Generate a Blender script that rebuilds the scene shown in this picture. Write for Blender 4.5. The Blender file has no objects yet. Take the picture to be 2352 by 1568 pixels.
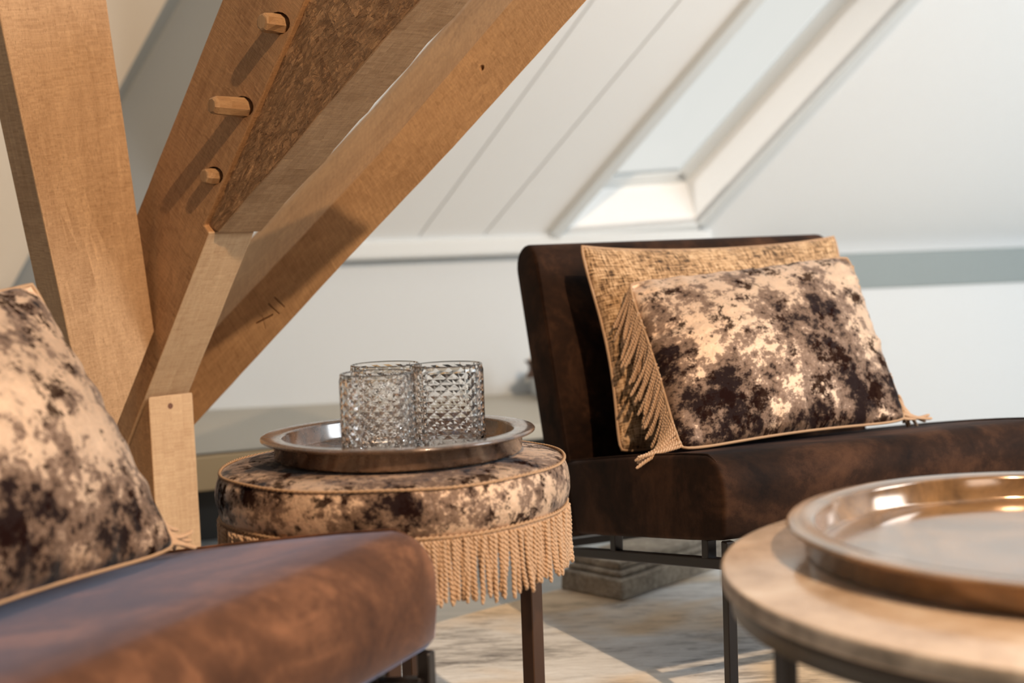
import bpy, bmesh, math, random
from math import sin, cos, pi, radians, sqrt
from mathutils import Vector, Matrix, noise
random.seed(7)
scene = bpy.context.scene
COL = scene.collection
V = Vector

# ------------------------------------------------------------------ camera, world, light, exposure
FPX, CX, CY, H = 3267.0, 1176.0, 784.0, 0.74
_p, _r = radians(4.1), radians(2.0)
FW = V((0, cos(_p), -sin(_p)))
_u0, _r0 = V((0, sin(_p), cos(_p))), V((1, 0, 0))
RT = cos(_r) * _r0 - sin(_r) * _u0
UP = cos(_r) * _u0 + sin(_r) * _r0
CAM = V((0, 0, H))
cd = bpy.data.cameras.new('camera'); cam = bpy.data.objects.new('camera', cd); COL.objects.link(cam)
cd.sensor_width = 36; cd.lens = FPX * 36 / 2352; cd.clip_start = 0.02
cam.matrix_world = Matrix.Translation(CAM) @ Matrix((RT, UP, -FW)).transposed().to_4x4()
cd.dof.use_dof = True; cd.dof.focus_distance = 2.05; cd.dof.aperture_fstop = 3.0
scene.camera = cam
scene.view_settings.view_transform = 'Standard'; scene.view_settings.look = 'None'
scene.view_settings.gamma = 1; scene.view_settings.use_curve_mapping = False
scene.view_settings.exposure = 0.0
scene.cycles.max_bounces = 32; scene.cycles.transmission_bounces = 32; scene.cycles.glossy_bounces = 5
scene.cycles.diffuse_bounces = 4; scene.cycles.sample_clamp_indirect = 6; scene.cycles.blur_glossy = 0.6
scene.cycles.use_denoising = True
w = bpy.data.worlds.new('sky'); scene.world = w; w.use_nodes = True
w.node_tree.nodes['Background'].inputs[0].default_value = (0.785, 0.79, 0.75, 1)
w.node_tree.nodes['Background'].inputs[1].default_value = 1.0

def look(o, target):
    o.rotation_euler = (V(target) - o.location).to_track_quat('-Z', 'Y').to_euler()
def area_light(name, loc, target, sx, sy, power, col):
    l = bpy.data.lights.new(name, 'AREA'); l.shape = 'RECTANGLE'; l.size = sx; l.size_y = sy
    l.energy = power; l.color = col
    o = bpy.data.objects.new(name, l); COL.objects.link(o); o.location = loc; look(o, target); return o
sp = bpy.data.lights.new('ceiling_spot', 'SPOT'); sp.energy = 500; sp.color = (1.0, 0.72, 0.47)
sp.spot_size = radians(75); sp.spot_blend = 0.6; sp.shadow_soft_size = 0.035
spo = bpy.data.objects.new('ceiling_spot', sp); COL.objects.link(spo); spo.location = (1.15, -0.40, 2.75); look(spo, (0.0, 2.2, 0.5))
area_light('daylight_left_window', (-2.7, 0.4, 1.75), (-0.1, 1.9, 0.4), 1.2, 1.2, 6, (0.42, 0.70, 1.0))
area_light('daylight_right_window', (3.3, 1.2, 1.9), (1.5, 4.4, 0.9), 1.3, 1.5, 113, (0.90, 0.96, 1.0))
area_light('rear_fill_light', (2.4, -2.9, 1.6), (0.2, 2.0, 0.8), 1.6, 1.2, 26, (1.0, 0.95, 0.90))  # unseen fill area added behind the camera to brighten the glasses
sun = bpy.data.lights.new('sun', 'SUN'); sun.energy = 1.7; sun.angle = radians(3); sun.color = (1.0, 0.98, 0.94)
suno = bpy.data.objects.new('sun', sun); COL.objects.link(suno)

# ------------------------------------------------------------------ helpers
def ray(px, py): return FW + RT * ((px - CX) / FPX) - UP * ((py - CY) / FPX)
def at_z(px, py, z): v = ray(px, py); return CAM + v * ((z - H) / v.z)
def at_y(px, py, d): v = ray(px, py); return CAM + v * (d / v.y)
def at_plane(px, py, p0, n): v = ray(px, py); return CAM + v * ((p0 - CAM).dot(n) / v.dot(n))

def obj(name, me, mat=None, parent=None, smooth=False, matrix=None):
    if isinstance(me, bmesh.types.BMesh):
        m = bpy.data.meshes.new(name); me.normal_update(); me.to_mesh(m); me.free(); me = m
    if smooth:
        for p in me.polygons: p.use_smooth = True
    if mat and not me.materials: me.materials.append(mat)
    o = bpy.data.objects.new(name, me); COL.objects.link(o)
    if matrix is not None: o.matrix_world = matrix
    if parent:
        o.parent = parent
        if matrix is None or True:
            o.matrix_parent_inverse = parent_matrix(parent).inverted()
    return o
def parent_matrix(o):
    m = Matrix.LocRotScale(o.location, o.rotation_euler, o.scale)
    if o.parent: m = parent_matrix(o.parent) @ o.matrix_parent_inverse @ m
    return m
def empty(name, loc):
    o = bpy.data.objects.new(name, None); COL.objects.link(o); o.location = loc; o.empty_display_size = .05; return o
def tag(o, label=None, cat=None, group=None, kind=None):
    if label: o['label'] = label
    if cat: o['category'] = cat
    if group: o['group'] = group
    if kind: o['kind'] = kind
    return o
def structure(o): o['kind'] = 'structure'; return o

def bevel_all(bm, w, seg=2, ang=30):
    es = [e for e in bm.edges if len(e.link_faces) == 2 and e.calc_face_angle(0) > radians(ang)]
    bmesh.ops.bevel(bm, geom=es, offset=w, segments=seg, affect='EDGES', profile=.5, clamp_overlap=True)
def prism(pts, ext, bev=0, seg=2):
    """closed solid: polygon of 3D points pushed along a vector"""
    bm = bmesh.new()
    a = [bm.verts.new(p) for p in pts]; b = [bm.verts.new(p + ext) for p in pts]
    n = len(pts); bm.faces.new(a[::-1]); bm.faces.new(b)
    for i in range(n): bm.faces.new((a[i], a[(i+1) % n], b[(i+1) % n], b[i]))
    bmesh.ops.recalc_face_normals(bm, faces=bm.faces)
    if bev: bevel_all(bm, bev, seg)
    return bm
def box_bm(cx, cy, cz, sx, sy, sz, bev=0, seg=2, mat=None):
    bm = bmesh.new(); bmesh.ops.create_cube(bm, size=1)
    for v in bm.verts: v.co = V((v.co.x*sx+cx, v.co.y*sy+cy, v.co.z*sz+cz))
    if bev: bevel_all(bm, bev, seg)
    if mat is not None: bm.transform(mat)
    return bm
def lathe(prof, seg=96, close=False):
    bm = bmesh.new(); rings = []
    for r, z in prof:
        if r < 1e-6: rings.append([bm.verts.new((0, 0, z))])
        else: rings.append([bm.verts.new((r*cos(2*pi*i/seg), r*sin(2*pi*i/seg), z)) for i in range(seg)])
    pairs = list(zip(rings[:-1], rings[1:]))
    if close: pairs.append((rings[-1], rings[0]))
    for A, B in pairs:
        for i in range(seg):
            j = (i+1) % seg
            if len(A) == 1 and len(B) == 1: continue
            if len(A) == 1: bm.faces.new((A[0], B[j], B[i]))
            elif len(B) == 1: bm.faces.new((A[i], A[j], B[0]))
            else: bm.faces.new((A[i], A[j], B[j], B[i]))
    bmesh.ops.recalc_face_normals(bm, faces=bm.faces)
    return bm
def tube(pts, r, seg=8, closed=False, bm=None):
    bm = bm or bmesh.new(); n = len(pts); rings = []
    up = V((0, 0, 1)); prev = None
    for i in range(n):
        if closed: t = pts[(i+1) % n] - pts[i-1]
        else: t = pts[min(i+1, n-1)] - pts[max(i-1, 0)]
        t.normalize()
        if prev is None:
            a = t.cross(up)
            if a.length < .1: a = t.cross(V((1, 0, 0)))
            a.normalize()
        else:
            a = prev - t * prev.dot(t); a.normalize()
        prev = a; b = t.cross(a)
        rings.append([bm.verts.new(pts[i] + a*r*cos(2*pi*k/seg) + b*r*sin(2*pi*k/seg)) for k in range(seg)])
    for i in range(n if closed else n-1):
        A, B = rings[i], rings[(i+1) % n]
        sh = 0
        if closed and i == n-1:
            sh = min(range(seg), key=lambda s: (A[0].co-B[s].co).length)
        for k in range(seg): bm.faces.new((A[k], A[(k+1) % seg], B[(k+1+sh) % seg], B[(k+sh) % seg]))
    if not closed: bm.faces.new(rings[0][::-1]); bm.faces.new(rings[-1])
    return bm
def smoothpath(pts, n=6, closed=False):
    out = []; m = len(pts)
    for i in range(m if closed else m-1):
        if closed: p0, p1, p2, p3 = pts[i-1], pts[i], pts[(i+1) % m], pts[(i+2) % m]
        else: p0, p1, p2, p3 = pts[max(i-1, 0)], pts[i], pts[i+1], pts[min(i+2, m-1)]
        for k in range(n):
            t = k/n
            out.append(.5*((2*p1)+(p2-p0)*t+(2*p0-5*p1+4*p2-p3)*t*t+(3*p1-p0-3*p2+p3)*t**3))
    if not closed: out.append(pts[-1].copy())
    return out

# ------------------------------------------------------------------ materials
class NT:
    def __init__(s, name):
        s.m = bpy.data.materials.new(name); s.m.use_nodes = True; s.t = s.m.node_tree
        s.b = s.t.nodes['Principled BSDF']; s.out = s.t.nodes['Material Output']
    def n(s, typ, props=None, **inp):
        nd = s.t.nodes.new('ShaderNode' + typ)
        for k, v in (props or {}).items(): setattr(nd, k, v)
        for k, v in inp.items():
            key = int(k[1:]) if k[0] == 'i' and k[1:].isdigit() else k.replace('_', ' ')
            s.set(nd.inputs[key], v)
        return nd
    def set(s, sock, v):
        if isinstance(v, bpy.types.NodeSocket): s.t.links.new(v, sock)
        elif isinstance(v, bpy.types.Node): s.t.links.new(v.outputs[0], sock)
        else:
            if isinstance(v, tuple) and len(v) == 3 and sock.type == 'RGBA': v = (*v, 1)
            sock.default_value = v
    def coord(s, kind='Object', scale=(1, 1, 1), rot=(0, 0, 0), loc=(0, 0, 0)):
        tc = s.n('TexCoord')
        return s.n('Mapping', Vector=tc.outputs[kind], Scale=scale, Rotation=rot, Location=loc).outputs[0]
    def noise(s, vec, scale=1, detail=4, rough=.55, dist=0, lac=2.):
        return s.n('TexNoise', Vector=vec, Scale=scale, Detail=detail, Roughness=rough, Distortion=dist, Lacunarity=lac).outputs[0]
    def ramp(s, fac, stops, interp='LINEAR'):
        nd = s.n('ValToRGB', Fac=fac); cr = nd.color_ramp; cr.interpolation = interp
        while len(cr.elements) < len(stops): cr.elements.new(.5)
        for e, (p, c) in zip(cr.elements, stops):
            e.position = p; e.color = (*c, 1) if isinstance(c, tuple) else (c, c, c, 1)
        return nd.outputs[0]
    def mix(s, fac, a, b, blend='MIX'):
        nd = s.n('Mix', dict(data_type='RGBA', blend_type=blend))
        s.set(nd.inputs[0], fac); s.set(nd.inputs[6], a); s.set(nd.inputs[7], b); return nd.outputs[2]
    def math(s, op, a, b=0.0):
        nd = s.n('Math', dict(operation=op)); s.set(nd.inputs[0], a); s.set(nd.inputs[1], b); return nd.outputs[0]
    def bump(s, h, strength=.5, dist=.002, normal=None):
        nd = s.n('Bump', Height=h, Strength=strength, Distance=dist)
        if normal is not None: s.set(nd.inputs['Normal'], normal)
        return nd.outputs[0]
    def P(s, **k):
        for a, v in k.items(): s.set(s.b.inputs[a.replace('_', ' ')], v)
        return s

def paint(name, col, rough=.6, relief=.1):
    m = NT(name); c = m.coord('Object')
    m.P(Base_Color=col, Roughness=rough, Normal=m.bump(m.noise(c, 120, 3), relief, .001)); return m.m
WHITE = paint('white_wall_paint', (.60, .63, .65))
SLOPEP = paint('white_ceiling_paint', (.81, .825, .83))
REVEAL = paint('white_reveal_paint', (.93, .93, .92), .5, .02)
CREAM = paint('cream_plaster', (.66, .55, .43))
SHADOWGREY = paint('shadow_grey', (.27, .275, .265))  # grey colour stands in for the lamp shadow on the left wall
BLUEGREY = paint('blue_grey_paint', (.225, .265, .27), .5)
STEPGREY = paint('grey_step_paint', (.40, .37, .31), .5)
TRIMW = paint('white_lacquer', (.66, .69, .70), .35, .02)

def wood(name, light, dark, saw=1.0, tilt=.22, relief=.35, rough_face=False, seed=0, pores=.5):
    m = NT(name)
    g = m.coord('UV', (7, 110, 1), loc=(seed, seed*2, 0))
    grain = m.noise(g, 1, 6, .65)
    broad = m.noise(m.coord('UV', (2.2, 9, 1), loc=(seed*3, 1, 0)), 1, 3, .5, .6)
    sawn = m.noise(m.coord('UV', (330, 5, 1), rot=(0, 0, tilt), loc=(seed, 0, 0)), 1, 4, .7)
    saw2 = m.noise(m.coord('UV', (70, 2.5, 1), rot=(0, 0, tilt*1.25), loc=(seed, 3, 0)), 1, 5, .75)
    pore = m.ramp(m.noise(m.coord('UV', (110, 1300, 1)), 1, 2, .5), [(.34, 0.0), (.42, 1.0)])
    f = m.math('ADD', m.math('MULTIPLY', grain, .35), m.math('MULTIPLY', broad, .35))
    f = m.math('ADD', f, m.math('MULTIPLY', saw2, .30*saw))
    f = m.math('ADD', f, m.math('MULTIPLY', m.math('SUBTRACT', sawn, .5), .42*saw))
    col = m.ramp(f, [(.30, dark), (.56, light), (.72, tuple(min(1, c*1.28) for c in light))])
    pd = m.mix(m.math('MULTIPLY', m.math('SUBTRACT', 1.0, pore), pores), col, tuple(c*.35 for c in dark))
    h = m.math('ADD', m.math('MULTIPLY', sawn, .6*saw), m.math('MULTIPLY', saw2, .8*saw))
    h = m.math('ADD', h, m.math('MULTIPLY', pore, .25))
    nrm = m.bump(h, relief, .0022)
    if rough_face:
        a = m.coord('UV', (10, 17, 1), rot=(0, 0, .9))
        r1 = m.noise(a, 1, 7, .62, 1.2)
        r2 = m.noise(m.coord('UV', (16, 75, 1), rot=(0, 0, 1.2)), 1, 6, .62, .8)
        hh = m.math('ADD', r1, m.math('MULTIPLY', m.ramp(r2, [(.45, 0.), (.62, 1.)]), .5))
        nrm = m.bump(hh, .9, .009, nrm)
        pd = m.mix(m.ramp(r2, [(.58, 0.), (.75, .35)]), pd, tuple(min(1, c*1.45) for c in light))
    m.P(Base_Color=pd, Roughness=.62, Specular_IOR_Level=.3, Normal=nrm)
    return m.m
OAK = wood('oak_sawn', (.52, .315, .165), (.31, .165, .075), seed=1)
OAK_SHADED = wood('oak_shaded', (.42, .22, .095), (.20, .085, .032), seed=4, saw=1.2, tilt=.5)  # darker copy of the oak for faces the lamp only grazes
OAK_ROUGH = wood('oak_rough_hewn', (.50, .28, .13), (.22, .105, .043), seed=6, rough_face=True, saw=.5)
OAK_E = wood('oak_rafter', (.50, .30, .15), (.29, .155, .07), seed=9, tilt=-.12, saw=1.2, pores=.3)
OAK_LIT = wood('oak_lit', (.62, .41, .235), (.44, .26, .135), seed=12, saw=.8, pores=.25)  # lighter copy of the oak for faces turned to the lamp
OAK_PEG = wood('oak_peg', (.55, .34, .17), (.30, .16, .07), seed=15, saw=.1)
OAK_SILL = wood('oak_sill', (.55, .40, .23), (.40, .27, .14), seed=18, saw=.3)

def crushed_velvet(name, scale=9, seed=0., light=(.78, .52, .34), mid=(.17, .10, .062), dark=(.014, .006, .005), lo=.455, kind='Object', bias=0.):
    m = NT(name)
    c = m.coord(kind, (1, 1, 1), loc=(seed, seed*.7, seed*.3))
    warp = m.n('VectorMath', dict(operation='SCALE'), i0=m.n('TexNoise', Vector=c, Scale=scale*1.6, Detail=3).outputs[1], Scale=.012).outputs[0]
    cw = m.n('VectorMath', dict(operation='ADD'), i0=c, i1=warp).outputs[0]
    big = m.noise(cw, scale*.8, 6, .6)
    fine = m.noise(cw, scale*7, 6, .75)
    fibre = m.noise(c, scale*45, 3, .7)
    mid_n = m.noise(cw, scale*2.4, 8, .74)
    dk = m.ramp(m.noise(m.coord(kind, (1, 1, 1), loc=(seed+4, 3.1, 2.2)), scale*2.0, 8, .78), [(.535, 0.), (.575, 1.)])
    f = m.math('ADD', m.math('MULTIPLY', big, .42), m.math('MULTIPLY', mid_n, .38))
    f = m.math('ADD', f, m.math('MULTIPLY', fine, .20))
    f = m.math('ADD', f, m.math('MULTIPLY', m.math('SUBTRACT', fibre, .5), .05))
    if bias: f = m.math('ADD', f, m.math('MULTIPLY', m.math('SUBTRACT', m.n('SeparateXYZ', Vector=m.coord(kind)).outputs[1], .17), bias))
    col = m.ramp(f, [(lo-.005, dark), (lo+.012, tuple(d*.5+e*.3 for d, e in zip(dark, mid))), (lo+.03, mid), (lo+.068, tuple(a*1.3 for a in mid)), (lo+.082, tuple(a*.8 for a in light)), (lo+.17, light)])  # pile sheen put into the colour as light and dark patches
    col = m.mix(m.math('MULTIPLY', dk, .93), col, dark)
    h = m.math('ADD', m.math('MULTIPLY', big, 1.0), m.math('MULTIPLY', fine, .45))
    nrm = m.bump(h, .55, .012); nrm = m.bump(fibre, .12, .001, nrm)
    m.P(Base_Color=col, Roughness=m.ramp(f, [(lo, .7), (lo+.09, .36)]), Specular_IOR_Level=m.math('MULTIPLY', m.math('SUBTRACT', 1., dk), m.ramp(f, [(lo, .08), (lo+.08, .7)])), Normal=nrm, Metallic=m.math('MULTIPLY', m.math('SUBTRACT', 1., dk), m.ramp(f, [(lo, 0.), (lo+.08, .4)])),
        Sheen_Weight=m.math('MULTIPLY', m.math('SUBTRACT', 1., dk), .22), Sheen_Roughness=.3, Sheen_Tint=(.7, .84, 1, 1))
    return m.m
VEL_STOOL = crushed_velvet('crushed_velvet_stool', 11, 7.7, lo=.438)
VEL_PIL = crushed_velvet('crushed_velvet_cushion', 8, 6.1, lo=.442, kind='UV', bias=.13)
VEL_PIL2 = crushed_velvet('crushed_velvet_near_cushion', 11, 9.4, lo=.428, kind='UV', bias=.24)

def seat_velvet(name, k, sheen, soft=0.):
    m = NT(name); c = m.coord('Object')
    a = m.noise(c, 7, 5, .6, .8); b = m.noise(m.coord('Object', (60, 60, 60)), 1, 5, .8)
    col = m.ramp(m.math('ADD', m.math('MULTIPLY', a, .75), m.math('MULTIPLY', b, .25)), [(p_, tuple(k*q for q in c_)) for p_, c_ in ((.36 - soft, (.012, .005, .0028)), (.50, (.042, .018, .0088)), (.64 + soft, (.115, .051, .025)))])
    m.P(Base_Color=col, Roughness=.75, Specular_IOR_Level=.12, Sheen_Weight=sheen, Sheen_Roughness=.3,
        Sheen_Tint=(.66, .72, .95, 1), Normal=m.bump(b, .15, .0015))
    return m.m
SEATV = seat_velvet('brown_velvet', .56, .02)
SEATV_LIT = seat_velvet('brown_velvet_lit', 2.4, .45, .07)  # same velvet, lightened: the near chair's stronger light is in the colour
def woven():
    m = NT('woven_tan_cloth')
    a = m.noise(m.coord('UV', (38, 300, 1)), 1, 3, .7); b = m.noise(m.coord('UV', (300, 38, 1)), 1, 3, .7)
    patch = m.noise(m.coord('UV', (9, 9, 1)), 1, 3, .6)
    f = m.math('ADD', m.math('MULTIPLY', a, .5), m.math('MULTIPLY', b, .5))
    f = m.math('ADD', f, m.math('MULTIPLY', m.math('SUBTRACT', patch, .5), -.22))
    col = m.ramp(f, [(.40, (.035, .018, .009)), (.455, (.20, .11, .05)), (.51, (.50, .30, .15)), (.60, (.74, .51, .31))])
    wx = m.n('TexWave', dict(wave_type='BANDS', bands_direction='X'), Vector=m.coord('UV', (180, 180, 1)), Scale=1, Distortion=1.5).outputs[1]
    wy = m.n('TexWave', dict(wave_type='BANDS', bands_direction='Y'), Vector=m.coord('UV', (180, 180, 1)), Scale=1, Distortion=1.5).outputs[1]
    m.P(Base_Color=col, Roughness=.9, Specular_IOR_Level=.1, Sheen_Weight=.15,
        Normal=m.bump(m.math('ADD', m.math('ADD', wx, wy), m.math('MULTIPLY', f, 2.)), .5, .0012))
    return m.m
WOVEN = woven()
def simple(name, col, rough=.5, metal=0., spec=.5, **k):
    m = NT(name); n = m.noise(m.coord('Object', (30, 30, 30)), 1, 3)
    m.P(Base_Color=m.mix(m.math('MULTIPLY', n, .5), col, tuple(c*.7 for c in col)), Roughness=rough, Metallic=metal, Specular_IOR_Level=spec, **k)
    return m.m
CORD = simple('tan_cord', (.56, .355, .21), .6, spec=.3, Sheen_Weight=.2)
PIPING = simple('tan_piping', (.44, .27, .15), .55, spec=.35)
PIPED = simple('dark_piping', (.20, .12, .07), .5, spec=.4)
BLACKM = simple('black_steel', (.018, .014, .013), .35, .3)
BRONZE = simple('bronze_leg', (.085, .042, .024), .32, .5)
DARKWOOD = simple('dark_brown_gloss', (.07, .035, .022), .3)
IVORY = simple('ivory_ceramic', (.8, .74, .64), .3)
AMBER = simple('amber_band', (.72, .42, .16), .4)

def patina(name, light, dark, scale=14, rough=.2, metal=.35, coat=1.0):
    m = NT(name); c = m.coord('Object')
    a = m.noise(c, scale, 6, .62, 1.2); b = m.noise(c, scale*5, 5, .6)
    f = m.math('ADD', m.math('MULTIPLY', a, .8), m.math('MULTIPLY', b, .2))
    col = m.ramp(f, [(.36, dark), (.50, tuple((p+q)/2 for p, q in zip(light, dark))), (.62, light)])
    m.P(Base_Color=col, Roughness=m.ramp(b, [(.3, rough), (.7, rough*1.8)]), Metallic=metal, Coat_Weight=coat, Coat_Roughness=.12,
        Normal=m.bump(b, .04, .001))
    return m.m
TRAY1 = patina('lacquered_bronze_tray', (.15, .085, .05), (.028, .017, .013), metal=.05)
TRAY2 = patina('lacquered_amber_tray', (.34, .18, .07), (.10, .055, .025), 9, metal=.3, rough=.1)
def marble():
    m = NT('beige_stone_top'); c = m.coord('Object')
    a = m.noise(c, 5, 6, .6, 1.5); b = m.noise(c, 40, 5, .7)
    col = m.ramp(m.math('ADD', m.math('MULTIPLY', a, .7), m.math('MULTIPLY', b, .3)), [(.36, (.36, .24, .15)), (.52, (.56, .41, .29)), (.68, (.68, .55, .43))])
    m.P(Base_Color=col, Roughness=.22, Coat_Weight=.5, Coat_Roughness=.12, Normal=m.bump(b, .05, .001)); return m.m
STONETOP = marble()
def slab_edge():
    m = NT('stone_edge'); c = m.coord('Object'); a = m.noise(c, 22, 6, .7)
    m.P(Base_Color=m.ramp(a, [(.35, (.17, .14, .11)), (.65, (.44, .37, .30))]), Roughness=.5, Normal=m.bump(a, .3, .002)); return m.m
STONEEDGE = slab_edge()
def glass():
    m = NT('cut_crystal'); m.P(Base_Color=(1., .985, .97, 1), Roughness=0.0, IOR=1.45, Transmission_Weight=1.0); return m.m
CRYSTAL = glass()
def pane():
    m = NT('window_glass')
    tr = m.n('BsdfTransparent'); gl = m.n('BsdfGlossy', Roughness=0.02)
    fr = m.n('Fresnel', IOR=1.2)
    mx = m.n('MixShader', i0=fr, i1=tr, i2=gl); m.t.links.new(mx.outputs[0], m.out.inputs[0]); return m.m
PANE = pane()
def rugm():
    m = NT('distressed_rug'); ang = radians(-8)
    st = m.noise(m.coord('Object', (12, 55, 1), rot=(0, 0, ang)), 1, 6, .72, .6)
    st2 = m.noise(m.coord('Object', (40, 260, 1), rot=(0, 0, ang)), 1, 4, .7, .4)
    big = m.noise(m.coord('Object', (3.2, 5.5, 1), loc=(2, 1.4, 0)), 1, 4, .55, 1.)
    blob = m.noise(m.coord('Object', (2., 2.6, 1), loc=(7.3, 2.2, 0)), 1, 3, .5, .5)
    f = m.math('ADD', m.math('MULTIPLY', st, .45), m.math('MULTIPLY', big, .38)); f = m.math('ADD', f, m.math('MULTIPLY', st2, .17))
    base = m.ramp(f, [(.32, (.14, .13, .13)), (.41, (.42, .41, .40)), (.49, (.74, .73, .71)), (.62, (.92, .92, .91))])
    warm = m.mix(1., base, (.90, .68, .44), 'MULTIPLY')
    col = m.mix(m.ramp(blob, [(.48, 0.), (.60, .85)]), base, warm)
    m.P(Base_Color=col, Roughness=.9, Specular_IOR_Level=.1, Normal=m.bump(m.math('ADD', st, st2), .6, .004)); return m.m
RUG = rugm()
def conc(name, a, b, sc=16):
    m = NT(name); c = m.coord('Object'); n1 = m.noise(c, sc, 7, .7); n2 = m.noise(c, sc*6, 4, .7)
    m.P(Base_Color=m.ramp(m.math('ADD', m.math('MULTIPLY', n1, .6), m.math('MULTIPLY', n2, .4)), [(.38, a), (.62, b)]), Roughness=.85, Normal=m.bump(m.math('ADD', n1, n2), .6, .006)); return m.m
STONE = conc('weathered_stone', (.17, .14, .11), (.46, .40, .32))
def floorm():
    m = NT('grey_floor_boards'); n1 = m.noise(m.coord('Object', (2, 22, 1), rot=(0, 0, radians(-45))), 1, 4, .6)
    m.P(Base_Color=m.ramp(n1, [(.3, (.30, .32, .32)), (.7, (.42, .43, .42))]), Roughness=.45, Normal=m.bump(n1, .1, .001)); return m.m
FLOORM = floorm()

# ------------------------------------------------------------------ room shell
structure(obj('floor', box_bm(0, 2.5, -.05, 12, 12, .1), FLOORM))
# roof slope: plane through the knee wall's top line, leaning towards the room at 45 degrees
K1, K2 = V((-.93, 4.50, .755)), V((.09, 4.65, .755))
Hd = (K2 - K1).normalized()                       # along the knee wall
Sd = (V((0, 0, 1)) + V((Hd.y, -Hd.x, 0))).normalized()    # up the slope, towards the room
Sn = Hd.cross(Sd).normalized()
if Sn.z < 0: Sn = -Sn                             # outward normal
suno.rotation_euler = (Hd*.9 - Sn*.62 - Sd*.12).to_track_quat('-Z', 'Y').to_euler()
def S(px, py, off=0.): return at_plane(px, py, K1 + Sn*off, Sn)
def onS(a, b, off=0.): return K1 + Hd*a + Sd*b + Sn*off
def sc(p): q = p - K1; return (q.dot(Hd), q.dot(Sd))
# skylight opening corners in slope coordinates
LB, LT, RB, RTp = sc(S(1281, 534)), sc(S(1870, -150)), sc(S(1602, 509)), sc(S(2213, -150))
LT = (LT[0], LT[1]); RTp = (RTp[0], LT[1])
LB = (LB[0], RB[1]) if False else LB
ZB = sc(S(2100, 570))[1] - .01
th = .05
def slab(name, pts, mat=SLOPEP, thick=.05, off=0., kind=True, parent=None):
    o = obj(name, prism([onS(a, b, off) for a, b in pts], Sn*thick), mat, parent)
    if kind and not parent: structure(o)
    return o
TOP = 2.7
# boards left of the skylight with open joints between them
g = [sc(S(x, y)) for x, y in ((960, 546), (1110, 541))]; gt = [sc(S(x, 0)) for x in (1362, 1562)]
def line_at(p, q, b): return p[0] + (q[0]-p[0])*(b-p[1])/(q[1]-p[1])
JW = .006
ceiling = empty('ceiling', onS(0, 0)); structure(ceiling)
def board(l0, l1, b0, b1, name='board'):
    slab(name, [(l0(b0)+JW/2, b0), (l1(b0)-JW/2, b0), (l1(b1)-JW/2, b1), (l0(b1)+JW/2, b1)], parent=ceiling, thick=.02)
L1 = lambda b: line_at(g[0], gt[0], b)
L2 = lambda b: line_at(g[1], gt[1], b)
LW = lambda b: line_at(LB, LT, b)
RW = lambda b: line_at(RB, RTp, b)
b1s = 2.6
_e0, _e1 = sc(S(600, 0)), sc(S(425, 480))
Lm3 = lambda b: line_at(_e1, _e0, b)
b0 = 0.0
for A, B in ((Lm3, L1), (L1, L2)): board(A, B, b0, b1s)
board(L2, lambda b: LW(b)+JW/2, b0, LT[1])
slab('board', [(L2(LT[1])+JW/2, LT[1]), (RW(LT[1])+.6, LT[1]), (RW(b1s)+.6, b1s), (L2(b1s)+JW/2, b1s)], parent=ceiling, thick=.02)
slab('board', [(LW(b0), b0), (RW(b0), b0), (RB[0], RB[1]), (LB[0], LB[1])], parent=ceiling, thick=.02)
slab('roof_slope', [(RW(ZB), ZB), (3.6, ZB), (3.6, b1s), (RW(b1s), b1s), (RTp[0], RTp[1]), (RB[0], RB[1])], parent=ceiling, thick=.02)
# backing behind the joints (left part only)
slab('backing', [(Lm3(b0)+.02, b0), (LW(b0)-.03, b0), (LW(LT[1])-.03, LT[1]), (Lm3(LT[1])+.02, LT[1])], parent=ceiling, off=.021, thick=.02)
# skylight recess, casing and glass
win = empty('window_1', onS(LB[0], LB[1])); structure(win)
RD = .22
def recess(p, q, name='reveal_board', inset=.012):
    a, b = onS(*p, off=.0), onS(*q, off=.0)
    n = (b-a).cross(Sn).normalized()
    mid = (onS(*LB)+onS(*RTp))/2
    if (mid-a).dot(n) > 0: n = -n
    obj(name, prism([a, b, b+Sn*RD, a+Sn*RD], n*inset), REVEAL, win)
for p, q in ((LB, RB), (RB, RTp), (RTp, LT), (LT, LB)): recess(p, q)
def casing(p, q, w0, h, name='casing'):
    a, b = onS(*p), onS(*q); n = (b-a).cross(Sn).normalized()
    mid = (onS(*LB)+onS(*RTp))/2
    if (mid-a).dot(n) > 0: n = -n
    t = (b-a).normalized()*0
    obj(name, prism([a-t, b+t, b+n*w0, a+n*w0], -Sn*h, .003), TRIMW, win)
casing(RB, RTp, .035, .018); casing(LB, RB, .03, .018); casing(LT, LB, .035, .03)
fo = RD-.03
def bar(p, q, w0, off, h, name='sash_bar'):
    a, b = onS(*p, off=off), onS(*q, off=off); n = (b-a).cross(Sn).normalized()
    mid = (onS(*LB, off=off)+onS(*RTp, off=off))/2
    if (mid-a).dot(n) < 0: n = -n
    obj(name, prism([a, b, b+n*w0, a+n*w0], Sn*h, .002), TRIMW, win)
for p, q in ((LB, RB), (RB, RTp), (RTp, LT), (LT, LB)): bar(p, q, .045, fo, .028)
obj('pane', prism([onS(*LB, off=fo+.012), onS(*RB, off=fo+.012), onS(*RTp, off=fo+.012), onS(*LT, off=fo+.012)], Sn*.006), PANE, win)
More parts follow.
